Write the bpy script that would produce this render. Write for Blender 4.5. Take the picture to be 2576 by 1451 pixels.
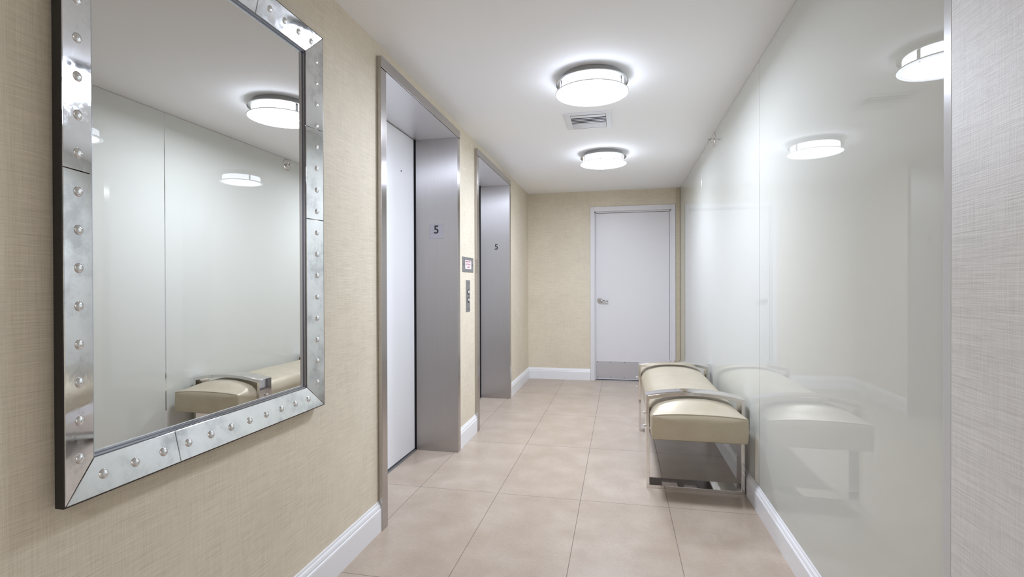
import bpy, bmesh, math
from mathutils import Vector, Matrix
for o in list(bpy.data.objects): bpy.data.objects.remove(o)
S = bpy.context.scene; C = S.collection
PI = math.pi

# ------------------------------------------------------------------ camera
IW = 2576.0
F_PX, YAW, PITCH, ROLL = 1276.76, 0.20884, -0.00508, -0.00286
fw = Vector((-math.sin(YAW)*math.cos(PITCH), math.cos(YAW)*math.cos(PITCH), math.sin(PITCH)))
rt = Vector((math.cos(YAW), math.sin(YAW), 0)); up = rt.cross(fw)
r2 = rt*math.cos(ROLL)+up*math.sin(ROLL); u2 = up*math.cos(ROLL)-rt*math.sin(ROLL)
cam = bpy.data.cameras.new('camera'); camo = bpy.data.objects.new('camera', cam); C.objects.link(camo)
cam.sensor_width = 36; cam.sensor_fit = 'HORIZONTAL'; cam.lens = 36*F_PX/IW; cam.clip_start = 0.02
camo.matrix_world = Matrix(((r2.x, u2.x, -fw.x, 0), (r2.y, u2.y, -fw.y, 0), (r2.z, u2.z, -fw.z, 1.25), (0, 0, 0, 1)))
S.camera = camo

# ------------------------------------------------------------------ world, exposure
w = bpy.data.worlds.new('world'); S.world = w; w.use_nodes = True
w.node_tree.nodes['Background'].inputs[0].default_value = (0.75, 0.85, 1, 1)
w.node_tree.nodes['Background'].inputs[1].default_value = 0.0
vs = S.view_settings; vs.view_transform = 'Standard'; vs.look = 'None'; vs.gamma = 1; vs.exposure = 0.80; vs.use_curve_mapping = False
LAMP = 6.4                        # radiance of the frosted glass of the ceiling lamps
LAMP_RGB = (0.80, 0.87, 1.03)
LAMP_RGB_B = (0.86, 0.89, 0.98)   # the one in the hallway behind the camera

# ------------------------------------------------------------------ room sizes
XL, XR, YF, ZC = -1.2105, 0.757, 6.778, 2.495
YB = -2.6                        # hallway continues behind the camera
XF = -1.187                      # face of the steel casings

# ------------------------------------------------------------------ materials
def mat(name):
    m = bpy.data.materials.new(name); m.use_nodes = True
    nt = m.node_tree; b = nt.nodes['Principled BSDF']
    return m, nt, b
def setp(b, **k):
    for n, v in k.items():
        b.inputs[n.replace('_', ' ')].default_value = v
def col(r, g, b): return (r, g, b, 1)
def simple(name, c, rough=0.5, metal=0.0, **k):
    m, nt, b = mat(name); setp(b, Base_Color=col(*c), Roughness=rough, Metallic=metal)
    for n, v in k.items(): b.inputs[n.replace('_', ' ')].default_value = v
    return m
def N(nt, t, **k):
    n = nt.nodes.new(t)
    for a, v in k.items(): setattr(n, a, v)
    return n
def coords(nt, scale=(1, 1, 1), kind='geo'):
    if kind == 'geo': g = N(nt, 'ShaderNodeNewGeometry'); out = g.outputs['Position']
    else: g = N(nt, 'ShaderNodeTexCoord'); out = g.outputs['Object']
    mp = N(nt, 'ShaderNodeMapping'); mp.inputs['Scale'].default_value = scale
    nt.links.new(out, mp.inputs[0]); return mp.outputs[0]
def noise(nt, vec, scale=1, detail=2, rough=0.5):
    n = N(nt, 'ShaderNodeTexNoise'); n.inputs['Scale'].default_value = scale
    n.inputs['Detail'].default_value = detail; n.inputs['Roughness'].default_value = rough
    nt.links.new(vec, n.inputs['Vector']); return n.outputs[0]
def ramp(nt, fac, stops):
    r = N(nt, 'ShaderNodeValToRGB'); e = r.color_ramp.elements
    e[0].position, e[0].color = stops[0][0], col(*stops[0][1]); e[1].position, e[1].color = stops[-1][0], col(*stops[-1][1])
    for p, c in stops[1:-1]: x = e.new(p); x.color = col(*c)
    nt.links.new(fac, r.inputs[0]); return r.outputs[0]
def math_(nt, op, a, b_=None, c_=None):
    n = N(nt, 'ShaderNodeMath', operation=op)
    for i, v in enumerate((a, b_, c_)):
        if v is None: continue
        if isinstance(v, (int, float)): n.inputs[i].default_value = v
        else: nt.links.new(v, n.inputs[i])
    return n.outputs[0]
def bump(nt, b, h, strength=0.3, dist=0.002):
    n = N(nt, 'ShaderNodeBump'); n.inputs['Strength'].default_value = strength; n.inputs['Distance'].default_value = dist
    nt.links.new(h, n.inputs['Height']); nt.links.new(n.outputs[0], b.inputs['Normal'])

def wallpaper(name, k=1.0, tint=(1, 1, 1), spec=0.3, rough=0.6, bs=0.3, con=1.0):
    # woven grasscloth: fine horizontal slubs crossed by faint vertical threads
    m, nt, b = mat(name)
    h1 = noise(nt, coords(nt, (14, 14, 720)), 1, 3, 0.6)
    h2 = noise(nt, coords(nt, (5, 5, 260)), 1, 2, 0.6)
    v1 = noise(nt, coords(nt, (520, 520, 12)), 1, 3, 0.6)
    big = noise(nt, coords(nt, (2.2, 2.2, 2.2)), 1, 3, 0.6)
    s = math_(nt, 'ADD', math_(nt, 'MULTIPLY', h1, 0.45), math_(nt, 'MULTIPLY', h2, 0.27))
    s = math_(nt, 'ADD', s, math_(nt, 'MULTIPLY', v1, 0.28))
    f = math_(nt, 'ADD', math_(nt, 'MULTIPLY', s, 0.85), math_(nt, 'MULTIPLY', big, 0.15))
    mid = (0.520*k*tint[0], 0.462*k*tint[1], 0.342*k*tint[2]); lo = 1-0.22*con; hi = 1+0.20*con
    c = ramp(nt, f, [(0.36, tuple(v*lo*w_ for v, w_ in zip(mid, (1, 0.985, 0.94)))), (0.5, mid), (0.64, tuple(v*hi for v in mid))])
    nt.links.new(c, b.inputs['Base Color']); setp(b, Roughness=rough); b.inputs['Specular IOR Level'].default_value = spec
    bump(nt, b, s, bs, 0.002); return m
M = {}
M['paper'] = wallpaper('beige_grasscloth', 1.46, (0.975, 0.985, 1.06))
M['paperR'] = wallpaper('sheen_grey_grasscloth', 1.50, (0.97, 1.08, 1.42), 0.6, 0.42, 0.5)  # grazing lamp sheen on the near right wall put into a greyer tint
M['ceiling'] = simple('ceiling_paint', (0.93, 0.93, 0.93), 0.8)
M['white'] = simple('white_trim_paint', (0.86, 0.86, 0.87), 0.32)
M['doorwhite'] = simple('door_paint', (0.76, 0.745, 0.755), 0.38)
M['liftwhite'] = simple('elevator_door_enamel', (0.85, 0.85, 0.86), 0.30)
M['black'] = simple('gap_shade_black', (0.012, 0.012, 0.013), 0.6)  # colour for the shade inside the elevator door gaps
M['blacklac'] = simple('black_lacquer', (0.010, 0.009, 0.009), 0.25)
M['chrome'] = simple('polished_chrome', (0.78, 0.76, 0.74), 0.045, 1.0)
M['nickel'] = simple('satin_nickel', (0.62, 0.62, 0.62), 0.22, 1.0)
M['grey'] = simple('grey_plate', (0.30, 0.30, 0.30), 0.38, 0.6)
M['vent'] = simple('white_enamel', (0.78, 0.79, 0.82), 0.35)
M['dark'] = simple('duct_shade', (0.05, 0.055, 0.06), 0.7)  # colour for the shade up inside the vent duct
M['red'] = simple('red_ink', (0.50, 0.10, 0.13), 0.6)
M['ink'] = simple('black_ink', (0.015, 0.015, 0.018), 0.5)
M['label'] = simple('paper_label', (0.86, 0.82, 0.86), 0.5)
M['strip'] = simple('joint_metal', (0.72, 0.74, 0.74), 0.12, 1.0)

def floor_mat():
    m, nt, b = mat('beige_porcelain_tile')
    g = N(nt, 'ShaderNodeNewGeometry'); sep = N(nt, 'ShaderNodeSeparateXYZ'); nt.links.new(g.outputs['Position'], sep.inputs[0])
    def line(o, off, per, wd):
        t = math_(nt, 'DIVIDE', math_(nt, 'SUBTRACT', o, off), per)
        fr = math_(nt, 'SUBTRACT', math_(nt, 'FRACT', math_(nt, 'ADD', t, 100.5)), 0.5)
        d = math_(nt, 'MULTIPLY', math_(nt, 'ABSOLUTE', fr), per)
        return math_(nt, 'LESS_THAN', d, wd), math_(nt, 'FLOOR', math_(nt, 'ADD', t, 100.0))
    lx, ix = line(sep.outputs[0], -0.7209, 0.4956, 0.0016); ly, iy = line(sep.outputs[1], 2.9726, 0.9627, 0.0016)
    gr = math_(nt, 'MAXIMUM', lx, ly)
    n1 = noise(nt, coords(nt, (5, 5, 5)), 1, 5, 0.6); n2 = noise(nt, coords(nt, (60, 60, 60)), 1, 4, 0.7); n3 = noise(nt, coords(nt, (2.0, 2.0, 2)), 1, 2, 0.5)
    cell = N(nt, 'ShaderNodeTexWhiteNoise', noise_dimensions='2D'); cb = N(nt, 'ShaderNodeCombineXYZ')
    nt.links.new(ix, cb.inputs[0]); nt.links.new(iy, cb.inputs[1]); nt.links.new(cb.outputs[0], cell.inputs['Vector'])
    f = math_(nt, 'ADD', math_(nt, 'MULTIPLY', n1, 0.5), math_(nt, 'MULTIPLY', n2, 0.3))
    f = math_(nt, 'ADD', f, math_(nt, 'MULTIPLY', n3, 0.15)); f = math_(nt, 'ADD', f, math_(nt, 'MULTIPLY', cell.outputs['Value'], 0.05))
    c = ramp(nt, f, [(0.33, (0.40, 0.312, 0.243)), (0.5, (0.475, 0.387, 0.306)), (0.64, (0.55, 0.463, 0.38))])
    mx = N(nt, 'ShaderNodeMix', data_type='RGBA'); nt.links.new(gr, mx.inputs[0]); nt.links.new(c, mx.inputs[6]); mx.inputs[7].default_value = col(0.20, 0.16, 0.13)
    nt.links.new(mx.outputs[2], b.inputs['Base Color'])
    rr = math_(nt, 'ADD', math_(nt, 'MULTIPLY', n1, 0.12), math_(nt, 'MULTIPLY', gr, 0.4)); nt.links.new(math_(nt, 'ADD', rr, 0.26), b.inputs['Roughness'])
    bump(nt, b, math_(nt, 'MULTIPLY', gr, -1.0), 0.4, 0.001); return m
M['floor'] = floor_mat()

def glass_panel_mat():
    m, nt, b = mat('back_painted_glass')
    setp(b, Base_Color=col(0.655, 0.665, 0.61), Roughness=0.0, IOR=1.52)
    b.inputs['Specular IOR Level'].default_value = 0.5
    return m
M['glass'] = glass_panel_mat()

def steel(name, rough=0.27, an=0.9, base=(0.62, 0.60, 0.60)):
    m, nt, b = mat(name)
    n = noise(nt, coords(nt, (900, 900, 3)), 1, 2, 0.6)
    c = ramp(nt, n, [(0.3, tuple(v*0.96 for v in base)), (0.7, tuple(v*1.04 for v in base))])
    nt.links.new(c, b.inputs['Base Color']); setp(b, Metallic=1.0, Roughness=rough, Anisotropic=an)
    # vertical grain: the highlight spreads horizontally, across the grain
    g = N(nt, 'ShaderNodeNewGeometry'); vm = N(nt, 'ShaderNodeVectorMath', operation='CROSS_PRODUCT')
    nt.links.new(g.outputs['Normal'], vm.inputs[0]); vm.inputs[1].default_value = (0.0, 0.0, 1.0)
    nt.links.new(vm.outputs[0], b.inputs['Tangent']); return m
M['steel'] = steel('brushed_stainless_steel', 0.46, 1.0)
M['soffit'] = simple('satin_steel_soffit', (0.82, 0.81, 0.83), 0.40, 0.7)
M['steelcase'] = steel('satin_stainless_casing', 0.20, 0.8, (0.50, 0.475, 0.46))

def antique():
    m, nt, b = mat('antiqued_mirror_glass')
    n = noise(nt, coords(nt, (14, 14, 14)), 1, 6, 0.7); n2 = noise(nt, coords(nt, (5, 5, 5)), 1, 4, 0.6)
    f = math_(nt, 'ADD', math_(nt, 'MULTIPLY', n, 0.6), math_(nt, 'MULTIPLY', n2, 0.4))
    nt.links.new(ramp(nt, f, [(0.38, (0.50, 0.51, 0.52)), (0.5, (0.72, 0.73, 0.74)), (0.62, (0.78, 0.79, 0.80))]), b.inputs['Base Color'])
    nt.links.new(ramp(nt, f, [(0.40, (0.16,)*3), (0.52, (0.045,)*3), (0.6, (0.03,)*3)]), b.inputs['Roughness'])
    setp(b, Metallic=1.0); return m
M['antique'] = antique()
M['stud'] = simple('glass_stud_silver', (0.78, 0.79, 0.80), 0.10, 1.0)
M['mirror'] = simple('silvered_glass', (0.75, 0.745, 0.725), 0.0, 1.0)
M['rebate'] = simple('dark_silver', (0.22, 0.225, 0.25), 0.12, 1.0)
M['bead'] = simple('bead_silver', (0.62, 0.64, 0.70), 0.08, 1.0)

def leather():
    m, nt, b = mat('pearl_cream_leather')
    n = noise(nt, coords(nt, (420, 420, 420)), 1, 3, 0.6); n2 = noise(nt, coords(nt, (7, 7, 7)), 1, 4, 0.6)
    nt.links.new(ramp(nt, n2, [(0.3, (0.49, 0.43, 0.315)), (0.7, (0.55, 0.49, 0.375))]), b.inputs['Base Color'])
    setp(b, Roughness=0.42, Metallic=0.30); bump(nt, b, n, 0.18, 0.0008); return m
M['leather'] = leather()

def emit(name, rgb, s):
    m, nt, b = mat(name); setp(b, Base_Color=col(0.8, 0.8, 0.8), Roughness=0.35)
    b.inputs['Emission Color'].default_value = col(*rgb); b.inputs['Emission Strength'].default_value = s
    return m
M['frost'] = simple('frosted_glass_edge', (0.85, 0.87, 0.88), 0.3)
def lampset(suf, rgb, k):   # drum, then the disc from the bright centre to its faint rim
    return [emit('lit_drum'+suf, rgb, LAMP*k)]+[emit('lit_disc_zone'+suf, rgb, v*k) for v in (LAMP*17.5, LAMP*10, LAMP*3.5, 3.0)]
LA = lampset('', LAMP_RGB, 1.0); LB = lampset('_warm', LAMP_RGB_B, 0.8)

# ------------------------------------------------------------------ mesh helpers (world coordinates)
def new(): return bmesh.new()
def box(bm, x0, x1, y0, y1, z0, z1, bev=0.0, seg=2):
    vs_ = [bm.verts.new((x, y, z)) for x in (x0, x1) for y in (y0, y1) for z in (z0, z1)]
    fs = [(0, 1, 3, 2), (4, 6, 7, 5), (0, 4, 5, 1), (2, 3, 7, 6), (0, 2, 6, 4), (1, 5, 7, 3)]
    faces = [bm.faces.new([vs_[i] for i in f]) for f in fs]
    if bev:
        ed = list({e for f in faces for e in f.edges})
        bmesh.ops.bevel(bm, geom=ed, offset=bev, segments=seg, affect='EDGES', profile=0.5)
    return bm
def prism(bm, pts, axis, a0, a1, smooth=False):
    """closed 2D outline extruded along an axis; pts in the two other axes in xyz order"""
    def P(p, a):
        return {'x': (a, p[0], p[1]), 'y': (p[0], a, p[1]), 'z': (p[0], p[1], a)}[axis]
    A = [bm.verts.new(P(p, a0)) for p in pts]; B = [bm.verts.new(P(p, a1)) for p in pts]
    n = len(pts); bm.faces.new(A); bm.faces.new(B[::-1])
    for i in range(n):
        f = bm.faces.new((A[i], B[i], B[(i+1) % n], A[(i+1) % n])); f.smooth = smooth
    return bm
def lathe(bm, prof, n=64, cx=0, cy=0, cap=False, smooth=True):
    rings = []
    for r, z in prof:
        rings.append([bm.verts.new((cx+r*math.cos(2*PI*i/n), cy+r*math.sin(2*PI*i/n), z)) for i in range(n)])
    for a, b_ in zip(rings, rings[1:]):
        for i in range(n):
            f = bm.faces.new((a[i], a[(i+1) % n], b_[(i+1) % n], b_[i])); f.smooth = smooth
    if cap:
        bm.faces.new(rings[0]); bm.faces.new(rings[-1])
    return bm
def cyl(bm, p0, p1, r, n=20, r1=None):
    p0 = Vector(p0); p1 = Vector(p1); d = (p1-p0).normalized(); a = d.orthogonal().normalized(); b_ = d.cross(a)
    r1 = r if r1 is None else r1
    A = [bm.verts.new(p0+(a*math.cos(2*PI*i/n)+b_*math.sin(2*PI*i/n))*r) for i in range(n)]
    B = [bm.verts.new(p1+(a*math.cos(2*PI*i/n)+b_*math.sin(2*PI*i/n))*r1) for i in range(n)]
    bm.faces.new(A); bm.faces.new(B)
    for i in range(n):
        f = bm.faces.new((A[i], A[(i+1) % n], B[(i+1) % n], B[i])); f.smooth = True
    return bm
def dome(bm, c, nrm, r, h, n=20, k=5):
    c = Vector(c); d = Vector(nrm).normalized(); a = d.orthogonal().normalized(); b_ = d.cross(a); prev = None
    for j in range(k):
        t = j/k*PI/2; rr = r*math.cos(t); hh = h*math.sin(t)
        ring = [bm.verts.new(c+(a*math.cos(2*PI*i/n)+b_*math.sin(2*PI*i/n))*rr+d*hh) for i in range(n)]
        if prev:
            for i in range(n):
                f = bm.faces.new((prev[i], prev[(i+1) % n], ring[(i+1) % n], ring[i])); f.smooth = True
        else: bm.faces.new(ring)
        prev = ring
    top = bm.verts.new(c+d*h)
    for i in range(n):
        f = bm.faces.new((prev[i], prev[(i+1) % n], top)); f.smooth = True
    return bm
def wloc(p):
    v = Vector((0, 0, 0))
    while p: v += p.location; p = p.parent
    return v
def obj(name, bm, m, parent=None, origin=None, label=None):
    """link ONE mesh object; the bmesh is in world coordinates"""
    bmesh.ops.recalc_face_normals(bm, faces=bm.faces)
    o0 = Vector(origin) if origin else (wloc(parent) if parent else Vector((0, 0, 0)))
    bmesh.ops.translate(bm, verts=bm.verts, vec=-o0)
    me = bpy.data.meshes.new(name); bm.to_mesh(me); bm.free(); me.materials.append(m)
    o = bpy.data.objects.new(name, me); C.objects.link(o)
    if parent: o.parent = parent; o.location = o0-wloc(parent)
    else: o.location = o0
    if label: o['label'] = label
    return o
def struct(name, bm, m, label=None):
    o = obj(name, bm, m); o['kind'] = 'structure'
    if label: o['label'] = label
    return o
def thing(name, label, cat, loc=(0, 0, 0), group=None, kind=None):
    o = bpy.data.objects.new(name, None); C.objects.link(o); o.location = loc; o.empty_display_size = 0.1
    o['label'] = label
    if kind: o['kind'] = kind
    else: o['category'] = cat
    if group: o['group'] = group
    return o
def tag(o, label, cat, group=None):
    o['label'] = label; o['category'] = cat
    if group: o['group'] = group
def text(name, s, size, centre, right, upv, depth, m, parent, label=None, sx=1.0):
    cu = bpy.data.curves.new(name, 'FONT'); cu.body = s; cu.size = size; cu.align_x = 'CENTER'; cu.align_y = 'CENTER'; cu.extrude = depth; cu.offset = size*0.012; cu.resolution_u = 6
    t = bpy.data.objects.new(name, cu); C.objects.link(t); bpy.context.view_layer.update()
    dg = bpy.context.evaluated_depsgraph_get(); me = bpy.data.meshes.new_from_object(t.evaluated_get(dg)); bpy.data.objects.remove(t)
    r = Vector(right).normalized(); u = Vector(upv).normalized(); n = r.cross(u); c = Vector(centre)
    for v in me.vertices: v.co = c + r*v.co.x*sx + u*v.co.y + n*v.co.z
    bm = new(); bm.from_mesh(me); bpy.data.meshes.remove(me)
    return obj(name, bm, m, parent, label=label)

# ================================================================== STRUCTURE
struct('floor', box(new(), -1.60, XR+0.12, YB-0.1, YF+0.15, -0.1, 0), M['floor'])
struct('ceiling', box(new(), -1.60, XR+0.12, YB-0.1, YF+0.15, ZC, ZC+0.1), M['ceiling'])
E1 = (2.395, 2.455, 3.640, 3.700); E2 = (4.183, 4.243, 5.487, 5.547); ZO = 2.368   # casings and openings of the two elevators
for nm, a, b_, z0 in (('wall_left', YB, E1[0], 0), ('wall_left_over_first_elevator', E1[0], E1[3], 2.420), ('wall_left_between_elevators', E1[3], E2[0], 0),
                      ('wall_left_over_second_elevator', E2[0], E2[3], 2.420), ('wall_left_end', E2[3], YF, 0)):
    struct(nm, box(new(), XL-0.12, XL, a, b_, z0, ZC), M['paper'])
DX0, DX1, DZ = -0.376, 0.699, 2.286
bm = new(); box(bm, XL-0.12, DX0+0.01, YF, YF+0.12, 0, ZC); box(bm, DX1-0.01, XR+0.12, YF, YF+0.12, 0, ZC); box(bm, DX0+0.01, DX1-0.01, YF, YF+0.12, DZ-0.01, ZC)
box(bm, DX0, DX1, YF+0.105, YF+0.12, 0, DZ)
struct('wall_far', bm, M['paper'])
struct('wall_right', box(new(), XR+0.008, XR+0.12, YB, YF, 0, ZC), M['paper'])
struct('wall_right_near', box(new(), XR-0.010, XR+0.008, YB, 1.352, 0, ZC), M['paperR'])
struct('wall_back', box(new(), XL-0.12, XR+0.12, YB-0.1, YB, 0, ZC), M['paper'])
# corner bead closing the near wallpaper against the glass
bm = new(); box(bm, XR-0.010, XR+0.008, 1.352, 1.384, 0, ZC-0.001, 0.003, 3); struct('trim_1', bm, simple('corner_bead_grey', (0.62, 0.62, 0.62), 0.25))
# narrow papered pilaster right of the far door
bm = new(); box(bm, 0.703, XR-0.001, YF-0.012, YF, 0, ZC-0.001, 0.005, 3); struct('trim_2', bm, wallpaper('pilaster_grasscloth', 1.1, (1, 0.98, 0.97), 0.5, 0.35, 0.2))
def base_profile(s, x):   # moulded skirting 150 mm high, s = direction away from the wall
    return [(x, 0), (x+s*0.018, 0), (x+s*0.018, 0.108), (x+s*0.0165, 0.114), (x+s*0.013, 0.117), (x+s*0.014, 0.124), (x+s*0.011, 0.134), (x+s*0.006, 0.140), (x+s*0.005, 0.147), (x+s*0.003, 0.150), (x, 0.150)]
bm = new()
prism(bm, base_profile(1, XL), 'y', YB, E1[0]); prism(bm, base_profile(1, XL), 'y', E1[3], E2[0]); prism(bm, base_profile(1, XL), 'y', E2[3], YF)
struct('baseboard_left', bm, M['white'])
bm = new(); prism(bm, [(x, z) for x, z in [(YF, 0), (YF-0.018, 0), (YF-0.018, 0.108), (YF-0.013, 0.117), (YF-0.014, 0.124), (YF-0.006, 0.140), (YF-0.003, 0.150), (YF, 0.150)]], 'x', XL+0.002, DX0-0.002)
struct('baseboard_far', bm, M['white'])
bm = new(); prism(bm, [(x, z*0.87) for x, z in base_profile(-1.25, XR+0.002)], 'y', YB, YF-0.013); struct('baseboard_right', bm, M['white'])

# ------------------------------------------------------------------ far door
d = thing('door_1', 'plain white flush door with lever handle at the far end of the hall', 'door', ((DX0+DX1)/2, YF, 0), kind='structure')
FW = 0.052
bm = new()
box(bm, DX0, DX0+FW, YF-0.014, YF+0.09, 0, DZ, 0.002); box(bm, DX1-FW, DX1, YF-0.014, YF+0.09, 0, DZ, 0.002); box(bm, DX0+FW, DX1-FW, YF-0.014, YF+0.09, DZ-FW-0.008, DZ, 0.002)
box(bm, DX0+FW-0.002, DX0+FW+0.014, YF+0.034, YF+0.09, 0, DZ-FW, 0.0015); box(bm, DX1-FW-0.014, DX1-FW+0.002, YF+0.034, YF+0.09, 0, DZ-FW, 0.0015); box(bm, DX0+FW, DX1-FW, YF+0.034, YF+0.09, DZ-FW-0.024, DZ-FW-0.006, 0.0015)
obj('door_frame', bm, M['doorwhite'], d)
LX0, LX1 = DX0+FW+0.017, DX1-FW-0.017; LY = YF+0.050
leaf = obj('door_leaf', box(new(), LX0, LX1, LY, LY+0.036, 0.012, DZ-FW-0.028, 0.002), M['doorwhite'], d)
obj('threshold', box(new(), DX0+FW, DX1-FW, YF+0.02, YF+0.09, 0, 0.006, 0.002), M['grey'], d, label='dark grey door threshold')
kp = obj('kick_plate', box(new(), LX0+0.004, LX1-0.03, LY-0.003, LY, 0.026, 0.252, 0.0008), simple('brushed_kick_plate', (0.60, 0.60, 0.64), 0.40, 0.75), d, label='brushed metal kick plate')
for i in range(6):
    for z in (0.040, 0.240):
        x = LX0+0.018+i*(LX1-0.03-LX0-0.032)/5
        obj('screw', cyl(new(), (x, LY-0.003, z), (x, LY-0.0045, z), 0.0048, 12), M['ink'], kp)
bm = new(); HX, HZ = -0.255, 1.056
cyl(bm, (HX, LY, HZ), (HX, LY-0.010, HZ), 0.034, 32); cyl(bm, (HX, LY-0.010, HZ), (HX, LY-0.013, HZ), 0.034, 32, 0.029)
rose = obj('handle_rose', bm, M['nickel'], d)
bm = new(); cyl(bm, (HX, LY-0.012, HZ), (HX, LY-0.052, HZ), 0.013, 24)
cyl(bm, (HX-0.012, LY-0.052, HZ+0.001), (HX+0.055, LY-0.056, HZ-0.003), 0.0125, 24, 0.0115); cyl(bm, (HX+0.054, LY-0.056, HZ-0.003), (HX+0.105, LY-0.050, HZ-0.010), 0.0115, 24, 0.009); dome(bm, (HX+0.105, LY-0.050, HZ-0.010), (1, 0.1, -0.1), 0.009, 0.006)
obj('lever', bm, M['nickel'], d)

# ------------------------------------------------------------------ back-painted glass wall panels
GZ0, GZ1 = 0.1315, ZC-0.002
panels = [(1.3885, 3.0265, 'large glossy cream glass wall panel nearest the camera, in front of the chrome joint'),
          (3.0335, 5.0435, 'glossy cream glass wall panel behind the bench, right after the chrome joint'),
          (5.0465, YF-0.013, 'narrow glossy cream glass wall panel beside the far door')]
for y0, y1, lb in panels:
    o = obj('glass_panel', box(new(), XR, XR+0.008, y0, y1, GZ0, GZ1, 0.0007, 1), M['glass'], origin=(XR, (y0+y1)/2, GZ0))
    tag(o, lb, 'wall panel', 'glossy glass panels on the right wall')
bm = new(); box(bm, XR+0.0005, XR+0.008, 3.0265, 3.0335, GZ0, GZ1); struct('trim_4', bm, M['strip'])
bm = new(); box(bm, XR+0.003, XR+0.008, 5.0435, 5.0465, GZ0, GZ1); struct('trim_5', bm, M['strip'])

# ------------------------------------------------------------------ elevators
def elevator(E, label, plate, name5, numx, numz):
    y0, y1, y2, y3 = E
    t = thing('elevator', label, 'elevator', (XF, (y0+y3)/2, 0), 'elevators along the left wall')
    XD = -1.530; zt = 2.425
    for a, b_ in ((y0, y1), (y2, y3)):
        obj('casing', box(new(), XL-0.02, XF, a, b_, 0, ZO, 0.0015), M['steelcase'], t)
    obj('header_casing', box(new(), XL-0.02, XF+0.004, y0-0.001, y3+0.001, ZO-0.002, zt, 0.0015), M['steelcase'], t)
    obj('jamb', box(new(), XD+0.012, XF-0.0005, y1-0.028, y1+0.0005, 0.001, ZO), M['steel'], t)
    jf = obj('jamb', box(new(), XD+0.012, XF-0.0005, y2-0.0005, y2+0.028, 0.001, ZO), M['steel'], t)
    obj('soffit', box(new(), XD-0.02, XF-0.0005, y1-0.02, y2+0.02, ZO-0.003, ZO+0.017), M['soffit'], t)
    bm = new(); box(bm, XD-0.050, XD-0.035, y0, y3, 0.0, ZO); box(bm, XD-0.035, XD+0.012, y2+0.001, y3, 0.0, ZO); box(bm, XD-0.035, XD+0.012, y0, y1-0.001, 0.0, ZO)
    obj('door_gap_shade', bm, M['black'], t, label='black boxes standing in for the shaded gap around the elevator door')  # black boxes paint the darkness of the gap beside and behind the door
    dp = obj('door_panel', box(new(), XD-0.030, XD, y1+0.004, y2-0.014, 0.014, ZO-0.008, 0.002), M['liftwhite'], t, label='white enamelled elevator door')
    obj('keyhole', cyl(new(), (XD, 3.398-E1[0]+y0, 2.076), (XD+0.0008, 3.398-E1[0]+y0, 2.076), 0.007, 16), M['ink'], dp)
    obj('sill', box(new(), XD-0.02, XD+0.018, y1, y2, 0.0, 0.004, 0.001), M['grey'], t, label='grey metal door sill')
    Y = y2-0.0005
    if plate:
        pl = obj('number_plate', box(new(), -1.408, -1.300, Y-0.0035, Y, 1.609, 1.722, 0.0012), simple('number_plate_metal', (0.44, 0.42, 0.45), 0.45, 0.5), t)
        text('numeral', '5', 0.086, (numx, Y-0.0045, numz), (1, 0, 0), (0, 0, 1), 0.0007, M['ink'], pl)
    else:
        text('numeral', '5', 0.086, (numx, Y-0.001, numz), (1, 0, 0), (0, 0, 1), 0.0007, M['ink'], t, label='black numeral five')
    return t
elevator(E1, 'steel-framed elevator doorway with white door, nearer to the mirror', True, '5', -1.354, 1.674)
elevator(E2, 'steel-framed elevator doorway farther down the left wall, nearer the far door', False, '5', -1.339, 1.681)

# fire notice and call button plates between the elevators
t = thing('notice_plate', 'square grey steel plate with small red-lettered notice between the elevators', 'sign', (XL, 3.972, 1.42))
pl = obj('plate', box(new(), XL, XL+0.004, 3.822, 4.124, 1.363, 1.484, 0.0015), M['grey'], t)
ib = obj('notice', box(new(), XL+0.004, XL+0.0052, 3.892, 4.056, 1.388, 1.459), M['label'], t)
for s, z in (('EMERGENCY', 1.4475), ('USE THE FIRE', 1.425), ('STAIRS', 1.4035)):
    text('lettering', s, 0.0185, (XL+0.0056, 3.973, z), (0, 1, 0), (0, 0, 1), 0.0003, M['red'], ib, sx=1.35 if s != 'USE THE FIRE' else 1.12)
for y in (3.855, 4.091):
    obj('screw', cyl(new(), (XL+0.004, y, 1.424), (XL+0.0052, y, 1.424), 0.0055, 14), M['ink'], t)
t = thing('call_button_panel', 'narrow vertical grey call button plate below the notice', 'elevator control', (XL, 3.972, 1.17))
obj('plate', box(new(), XL, XL+0.004, 3.921, 4.025, 1.042, 1.297, 0.001), M['grey'], t)
for z in (1.202, 1.137):
    rg = obj('button_ring', cyl(new(), (XL+0.004, 3.979, z), (XL+0.0065, 3.979, z), 0.023, 28), M['ink'], t)
    bm = new(); cyl(bm, (XL+0.0065, 3.979, z), (XL+0.009, 3.979, z), 0.0135, 24, 0.012)
    obj('button', bm, simple('button_white', (0.82, 0.82, 0.80), 0.3), rg)
for z in (1.271, 1.063):
    obj('screw', cyl(new(), (XL+0.004, 3.979, z), (XL+0.005, 3.979, z), 0.0045, 12), M['ink'], t)

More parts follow.
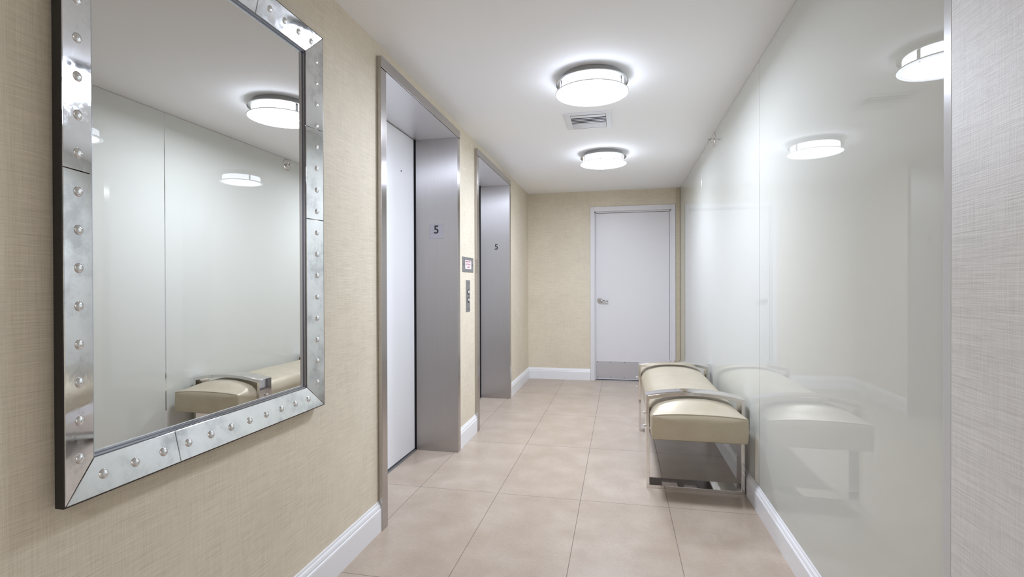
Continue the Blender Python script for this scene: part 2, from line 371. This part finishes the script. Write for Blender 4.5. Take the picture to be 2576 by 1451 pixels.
# ------------------------------------------------------------------ studded wall mirror
MG = dict(x=-1.2070, y0=0.945, y1=1.756, z0=0.842, z1=2.172)            # looking glass
SI = dict(x=-1.1915, y0=0.947, y1=1.768, z0=0.8555, z1=2.166)           # inner edge of the bevelled strips
SO = dict(x=-1.1715, y0=0.870, y1=1.853, z0=0.7735, z1=2.250)           # raised outer edge
mir = thing('wall_mirror', 'large rectangular mirror with studded antiqued-glass frame on the left wall', 'mirror', (XL, (SO['y0']+SO['y1'])/2, SO['z0']))
bm = new(); K = 0.045
box(bm, XL, SO['x']-0.025, SO['y0']+K, SI['y0'], SO['z0']+K, SO['z1']-K); box(bm, XL, SO['x']-0.025, SI['y1'], SO['y1']-K, SO['z0']+K, SO['z1']-K)
box(bm, XL, SO['x']-0.025, SI['y0'], SI['y1'], SO['z0']+K, SI['z0']); box(bm, XL, SO['x']-0.025, SI['y0'], SI['y1'], SI['z1'], SO['z1']-K)
obj('backing', bm, M['blacklac'], mir, label='black backing frame')
bm = new(); rim_o = SO
# black outer lip
for (a, b_, c_, e_) in ((SO['y0']-0.003, SO['y0'], SO['z0']-0.003, SO['z1']+0.003), (SO['y1'], SO['y1']+0.003, SO['z0']-0.003, SO['z1']+0.003)):
    box(bm, SO['x']-0.025, SO['x']-0.0012, a, b_, c_, e_)
box(bm, SO['x']-0.025, SO['x']-0.0012, SO['y0'], SO['y1'], SO['z1'], SO['z1']+0.003)
box(bm, SO['x']-0.025, SO['x']-0.0012, SO['y0'], SO['y1'], SO['z0']-0.003, SO['z0'])
obj('outer_edge', bm, M['blacklac'], mir, label='black outer edge')
obj('mirror_glass', box(new(), MG['x']-0.003, MG['x'], MG['y0']-0.015, MG['y1']+0.012, MG['z0']-0.002, MG['z1']+0.012), M['mirror'], mir)
def pt(R, cy, cz): return Vector((R['x'], R['y1'] if cy else R['y0'], R['z1'] if cz else R['z0']))
def strip(c0, c1, t0, t1, m0, m1):
    """bevelled strip between two frame corners; t0,t1 run along it, m = mitred end"""
    I0, I1, O0, O1 = pt(SI, *c0), pt(SI, *c1), pt(SO, *c0), pt(SO, *c1)
    d = (O1-O0).normalized(); L = (O1-O0).length
    def at(I, O, t):   # point on inner and outer edge at running length t
        o_ = O0+d*t
        i0 = (I0-O0).dot(d); i1 = (I1-O0).dot(d)
        ii = I0+d*(max(i0, min(i1, t))-i0)
        return ii, o_
    a_i, a_o = at(I0, O0, t0); b_i, b_o = at(I1, O1, t1)
    if m0: a_i = I0; a_o = O0
    if m1: b_i = I1; b_o = O1
    n = (a_o-a_i).cross(d).normalized()
    if n.x < 0: n = -n
    g = 0.0008
    bm = new()
    q = [a_i+d*g, b_i-d*g, b_o-d*g, a_o+d*g]
    top = [bm.verts.new(p) for p in q]; bot = [bm.verts.new(p-n*0.004) for p in q]
    bm.faces.new(top); bm.faces.new(bot[::-1])
    for i in range(4): bm.faces.new((top[i], top[(i+1) % 4], bot[(i+1) % 4], bot[i]))
    e = [x for x in bm.edges if x.verts[0] in top and x.verts[1] in top]
    bmesh.ops.bevel(bm, geom=e, offset=0.0012, segments=2, affect='EDGES', profile=0.5)
    return obj('frame_strip', bm, M['antique'], mir), n
def side(c0, c1, cuts, fixed, studs, ax):
    L = (pt(SO, *c1)-pt(SO, *c0)).length; O0 = pt(SO, *c0); base = O0[ax]
    cs = [0.0]+[c-base for c in cuts]+[L]; parts = []
    for i in range(len(cs)-1):
        o, n = strip(c0, c1, cs[i], cs[i+1], i == 0, i == len(cs)-2); parts.append((o, cs[i]+base, cs[i+1]+base, n))
    xm = (SI['x']+SO['x'])/2
    for s in studs:
        for o, lo, hi, n in parts:
            if lo <= s < hi:
                c = Vector((xm, s, fixed)) if ax == 1 else Vector((xm, fixed, s))
                bm = new(); dome(bm, c-n*0.0005, n, 0.0118, 0.0062, 22, 6); obj('stud', bm, M['stud'], o)
                break
zst = [0.8660+0.08535*i for i in range(17)]
side((0, 0), (0, 1), [1.510], (SI['y0']+SO['y0'])/2, [z for z in zst if z < 2.24], 2)
side((1, 0), (1, 1), [1.515, 1.876], (SI['y1']+SO['y1'])/2+0.009, [z for z in zst if z < 2.17], 2)
yst = [0.961+0.0799*i for i in range(11)]
side((0, 0), (1, 0), [1.166], (SI['z0']+SO['z0'])/2-0.001, yst, 1)
side((0, 1), (1, 1), [1.49], (SI['z1']+SO['z1'])/2+0.002, [0.989+0.0799*i for i in range(11)], 1)
# stepped silver rebate between the looking glass and the strips: three flat steps
def ring_step(x0, x1, outer, inner, m):
    bm = new(); y0, y1, z0, z1 = SI['y0'], SI['y1'], SI['z0'], SI['z1']; a, b_ = outer, inner
    box(bm, x0, x1, y0+a, y0+b_, z0+a, z1-a); box(bm, x0, x1, y1-b_, y1-a, z0+a, z1-a)
    box(bm, x0, x1, y0+b_, y1-b_, z0+a, z0+b_); box(bm, x0, x1, y0+b_, y1-b_, z1-b_, z1-a)
    obj('rebate_step', bm, m, mir)
ring_step(-1.2069, SI['x']-0.0026, -0.004, 0.0018, M['rebate'])
ring_step(-1.2069, -1.1968, 0.0018, 0.0050, M['bead'])
ring_step(-1.2069, -1.2004, 0.0050, 0.0072, M['rebate'])
ring_step(-1.2069, -1.2032, 0.0072, 0.0108, M['bead'])

# ------------------------------------------------------------------ ceiling lamps
def lamp(loc, label, ms, group='round ceiling lamps'):
    cx, cy = loc; t = thing('ceiling_lamp', label, 'ceiling lamp', (cx, cy, ZC), group); R = 0.216
    def ring(prof, m, name, cap=False, label=None): return obj(name, lathe(new(), prof, 72, cx, cy, cap), m, t, origin=(cx, cy, ZC), label=label)
    ring([(0.02, ZC-0.0005), (0.180, ZC-0.0005), (0.182, ZC-0.004), (0.186, ZC-0.014), (0.196, ZC-0.028), (0.213, ZC-0.0385), (0.2135, ZC-0.0405), (0.185, ZC-0.038), (0.02, ZC-0.036)], M['nickel'], 'pan')
    ring([(0.187, ZC-0.037), (0.187, ZC-0.0935)], ms[0], 'drum_diffuser', label='glowing frosted glass drum')
    gd = ring([(0.0005, ZC-0.1005), (0.10, ZC-0.1005), (0.15, ZC-0.1005), (0.187, ZC-0.1005), (R-0.003, ZC-0.1005), (R, ZC-0.0990), (R, ZC-0.0950), (R-0.003, ZC-0.0938), (0.0005, ZC-0.0938)], M['frost'], 'glass_disc', True, 'glowing frosted glass disc')
    for m in ms[1:]: gd.data.materials.append(m)
    for f in gd.data.polygons:
        if f.center.z < -0.1004:
            rr = math.hypot(f.center.x, f.center.y); f.material_index = 1 if rr < 0.10 else 2 if rr < 0.15 else 3 if rr < 0.187 else 4
    for a in (math.atan2(-0.078, -0.165), math.atan2(-0.078, 0.158), PI/2):
        c, s = math.cos(a), math.sin(a)
        bm = new(); hw = 0.0095
        for (r0, r1, z0, z1) in ((0.1885, 0.1915, ZC-0.094, ZC-0.038),):
            v = []
            for r in (r0, r1):
                for sg in (-1, 1):
                    for z in (z0, z1): v.append(bm.verts.new((cx+r*c-sg*hw*s, cy+r*s+sg*hw*c, z)))
            for f in ((0, 1, 3, 2), (4, 6, 7, 5), (0, 4, 5, 1), (2, 3, 7, 6), (0, 2, 6, 4), (1, 5, 7, 3)): bm.faces.new([v[i] for i in f])
        b_ = obj('bracket', bm, M['nickel'], t)
        obj('screw', cyl(new(), (cx+0.184*c, cy+0.184*s, ZC-0.1005), (cx+0.184*c, cy+0.184*s, ZC-0.1035), 0.0045, 14), M['nickel'], b_)
    return t
lamp((-0.160, 3.070), 'nearer round frosted glass ceiling lamp, in front of the vent', LA)
lamp((-0.148, 4.865), 'farther round frosted glass ceiling lamp, beyond the vent', LA)
lamp((-0.160, -1.65), 'round frosted glass ceiling lamp in the hallway behind the camera', LB)

# ------------------------------------------------------------------ air vent
vx0, vx1, vy0, vy1 = -0.398, -0.056, 3.680, 4.055; ix0, ix1, iy0, iy1 = -0.353, -0.095, 3.722, 4.037
t = thing('ceiling_vent', 'white louvred air vent in the ceiling between the two lamps', 'air vent', ((vx0+vx1)/2, (vy0+vy1)/2, ZC))
bm = new(); zf = ZC-0.007
box(bm, vx0, ix0, vy0, vy1, zf, ZC, 0.0025); box(bm, ix1, vx1, vy0, vy1, zf, ZC, 0.0025); box(bm, ix0-0.004, ix1+0.004, vy0, iy0, zf, ZC, 0.0025); box(bm, ix0-0.004, ix1+0.004, iy1, vy1, zf, ZC, 0.0025)
obj('vent_frame', bm, M['vent'], t)
obj('duct_shade_plate', box(new(), ix0, ix1, iy0, iy1, ZC-0.0012, ZC-0.0004), M['dark'], t, label='dark plate standing in for the shaded duct behind the slats')  # ceiling is solid here; a dark plate paints the shade of the duct
def slat(y, wd, tilt, zc):
    bm = new(); c, s = math.cos(tilt), math.sin(tilt); th = 0.0009
    p = [(-wd/2, -th), (wd/2, -th), (wd/2, th), (-wd/2, th)]
    prism(bm, [(y+a*c-b_*s, zc+a*s+b_*c) for a, b_ in p], 'x', ix0+0.002, ix1-0.002); obj('slat', bm, M['vent'], t)
slat(iy0+0.034, 0.050, 0.02, ZC-0.0060)
for i in range(4): slat(iy0+0.086+i*0.032, 0.0150, 0.12, ZC-0.0055)
for i in range(6): slat(iy0+0.208+i*0.0185, 0.0150, 0.02, ZC-0.0050)

# ------------------------------------------------------------------ smoke detector beyond the farther lamp
t = thing('smoke_detector', 'small white ceiling detector just beyond the farther lamp', 'smoke detector', (-0.163, 5.435, ZC))
obj('base', lathe(new(), [(0.0, ZC-0.0004), (0.050, ZC-0.0004), (0.050, ZC-0.010), (0.046, ZC-0.013), (0.0, ZC-0.013)], 40, -0.163, 5.435), M['vent'], t)
obj('sensor_head', lathe(new(), [(0.033, ZC-0.013), (0.033, ZC-0.028), (0.027, ZC-0.036), (0.0, ZC-0.038)], 40, -0.163, 5.435), M['vent'], t)

# ------------------------------------------------------------------ sidewall sprinkler
SY, SZ = 4.389, 2.434
t = thing('sidewall_sprinkler', 'small chrome sprinkler head on a round plate high on the glass wall', 'sprinkler', (XR, SY, SZ))
def xdisc(prof, name, m, n=40):
    bm = new(); rings = [[bm.verts.new((XR-dx, SY+r*math.cos(2*PI*i/n), SZ+r*math.sin(2*PI*i/n))) for i in range(n)] for r, dx in prof]
    for a, b_ in zip(rings, rings[1:]):
        for i in range(n):
            f = bm.faces.new((a[i], a[(i+1) % n], b_[(i+1) % n], b_[i])); f.smooth = True
    bm.faces.new(rings[0]); bm.faces.new(rings[-1]); return obj(name, bm, m, t)
xdisc([(0.056, 0.0), (0.056, 0.003), (0.052, 0.006), (0.030, 0.007), (0.026, 0.004)], 'escutcheon', M['chrome'])
xdisc([(0.013, 0.004), (0.013, 0.018), (0.009, 0.020), (0.008, 0.034)], 'sprinkler_body', M['chrome'], 20)
bm = new()
for s in (-1, 1): cyl(bm, (XR-0.020, SY, SZ+s*0.011), (XR-0.044, SY, SZ+s*0.004), 0.0022, 10)
cyl(bm, (XR-0.034, SY, SZ), (XR-0.048, SY, SZ), 0.004, 12); box(bm, XR-0.050, XR-0.048, SY-0.014, SY+0.014, SZ-0.010, SZ+0.012); box(bm, XR-0.050, XR-0.030, SY-0.013, SY+0.013, SZ+0.011, SZ+0.0125)
obj('deflector', bm, M['chrome'], t)

# ------------------------------------------------------------------ bench
BX0, BX1 = 0.160, 0.729; L1, L2 = 3.240, 4.500; BW = 0.130; TH = 0.019; CH0, CH1 = 3.050, 4.820
t = thing('upholstered_bench', 'long cream leather bench held by two wide arched chrome loops against the glass wall', 'bench', ((BX0+BX1)/2, (CH0+CH1)/2, 0))
def loop_outline(off):
    x0, x1 = BX0+off, BX1-off; n = 40; pts = [(x0, off), (x1, off)]
    zc = 0.566-off*1.05
    for i in range(n+1):
        u = 1-2*i/n; pts.append(((x0+x1)/2+u*(x1-x0)/2, zc+0.032*(1-u*u)))
    return pts
def loop(y0):
    bm = new(); O, I = loop_outline(0), loop_outline(TH); n = len(O)
    v = [[bm.verts.new((p[0], y, p[1])) for p in P] for P in (O, I) for y in (y0, y0+BW)]   # O front, O back, I front, I back
    sm = []
    for i in range(n):
        j = (i+1) % n; s = i >= 2 and i < n-1
        a = bm.faces.new((v[0][i], v[0][j], v[1][j], v[1][i])); b_ = bm.faces.new((v[2][i], v[3][i], v[3][j], v[2][j])); a.smooth = b_.smooth = s
        bm.faces.new((v[0][i], v[2][i], v[2][j], v[0][j])); bm.faces.new((v[1][i], v[1][j], v[3][j], v[3][i]))
    bmesh.ops.recalc_face_normals(bm, faces=bm.faces)
    e = [x for x in bm.edges if not all(f.smooth for f in x.link_faces) and x.calc_face_angle(0) > 0.5]
    bmesh.ops.bevel(bm, geom=e, offset=0.0011, segments=2, affect='EDGES', profile=0.5)
    o = obj('chrome_loop', bm, M['chrome'], t)
    for z in (0.447, 0.366):
        b2 = new(); yb = y0+0.068; cyl(b2, (BX0, yb, z), (BX0-0.004, yb, z), 0.006, 20); cyl(b2, (BX0-0.004, yb, z), (BX0-0.016, yb, z), 0.0085, 24); dome(b2, (BX0-0.016, yb, z), (-1, 0, 0), 0.0085, 0.003)
        obj('bolt', b2, M['chrome'], o)
loop(L1); loop(L2)
def cushion():
    bm = new(); x0, x1 = BX0+TH+0.001, BX1-TH-0.001; xm = (x0+x1)/2; zb, zt = 0.354, 0.500
    st = [0.0, 0.002, 0.006, 0.012, 0.03, 0.06, 0.09, 0.13, 0.17, 0.22, 0.30]; Lc = CH1-CH0
    st = st+[0.3+(Lc-0.6)*k/24 for k in range(1, 24)]+[Lc-s for s in reversed(st)]
    rings = []
    for s in st:
        e = min(s, Lc-s); r = 0.012; k = max(0.0, 1-e/r); ins = r*(1-math.sqrt(max(0, 1-k*k)))
        q = min(1.0, e/0.17); q = q*q*(3-2*q); crown = 0.014+0.048*q; cr = 0.014+0.034*q   # corner radius grows into the arch
        ring = []; a0, a1, b0, b1 = x0+ins, x1-ins, zb+ins, zt-ins; y = CH0+s
        bulge = 0.004*(1-q) if s < Lc/2 else 0.004*(1-q)
        def top(x):
            u = (x-xm)/((x1-x0)/2); return b1+crown*(1-abs(u)**2.4)
        NB = 16; NS = 8
        for i in range(NB): ring.append((a0+0.006+(a1-a0-0.012)*i/(NB-1), b0))
        for i in range(1, NS): tt = i/NS; ring.append((a1-0.001+bulge*math.sin(PI*tt)*0.5, b0+0.006+(b1-cr-b0-0.006)*tt))
        for i in range(7):
            a = PI/2*i/6; cx_, cz_ = a1-cr*1.0, b1-cr; xx = cx_+cr*math.cos(a); zz = cz_+cr*math.sin(a); ring.append((xx, zz+(top(xx)-b1)*(i/6)))
        for i in range(1, 24): xx = a1-cr-(a1-a0-2*cr)*i/24; ring.append((xx, top(xx)))
        for i in range(7):
            a = PI/2+PI/2*i/6; cx_, cz_ = a0+cr, b1-cr; xx = cx_+cr*math.cos(a); zz = cz_+cr*math.sin(a); ring.append((xx, zz+(top(xx)-b1)*(1-i/6)))
        for i in range(1, NS): tt = 1-i/NS; ring.append((a0+0.001-bulge*math.sin(PI*tt)*0.5, b0+0.006+(b1-cr-b0-0.006)*tt))
        rings.append([bm.verts.new((x, y, z)) for x, z in ring])
    n = len(rings[0])
    for A, B in zip(rings, rings[1:]):
        for i in range(n):
            f = bm.faces.new((A[i], A[(i+1) % n], B[(i+1) % n], B[i])); f.smooth = True
    for rg, sg in ((rings[0], -1), (rings[-1], 1)):
        # slightly padded end face
        prev = rg; cen = sum((v.co for v in rg), Vector())/n
        for k, bul in ((0.9, 0.003), (0.6, 0.006), (0.3, 0.007)):
            nr = [bm.verts.new(cen+(v.co-cen)*k+Vector((0, sg*bul, 0))) for v in rg]
            for i in range(n):
                f = bm.faces.new((prev[i], prev[(i+1) % n], nr[(i+1) % n], nr[i])); f.smooth = True
            prev = nr
        f = bm.faces.new(prev); f.smooth = True
    return bm
cu = obj('seat_cushion', cushion(), M['leather'], t)
def tube(bm, pts, r, n=8):
    rings = []
    for i, p in enumerate(pts):
        p = Vector(p); a = Vector(pts[max(0, i-1)]); b_ = Vector(pts[min(len(pts)-1, i+1)]); d = (b_-a).normalized(); u = d.orthogonal().normalized(); w_ = d.cross(u)
        rings.append([bm.verts.new(p+(u*math.cos(2*PI*k/n)+w_*math.sin(2*PI*k/n))*r) for k in range(n)])
    for A, B in zip(rings, rings[1:]):
        for k in range(n):
            f = bm.faces.new((A[k], A[(k+1) % n], B[(k+1) % n], B[k])); f.smooth = True
    return bm
for yy in (CH0+0.003, CH1-0.003):
    bm = new(); x0, x1 = BX0+TH+0.010, BX1-TH-0.010; xm = (x0+x1)/2
    pts = [(x0+(x1-x0)*i/30, yy, 0.4965+0.0135*(1-abs((i-15)/15)**2.4)) for i in range(31)]
    tube(bm, pts, 0.0022); obj('seam_piping', bm, M['leather'], cu)
obj('dust_cover', box(new(), BX0+TH+0.012, BX1-TH-0.012, CH0+0.02, CH1-0.02, 0.351, 0.3545), M['blacklac'], t, label='black fabric underside')
for x, y, wx, wy in ((0.325, 4.095, 0.115, 0.095), (0.490, 4.105, 0.090, 0.055)):
    obj('care_label', box(new(), x, x+wx, y, y+wy, 0.3500, 0.3511), M['label'], t, label='small white label under the seat')
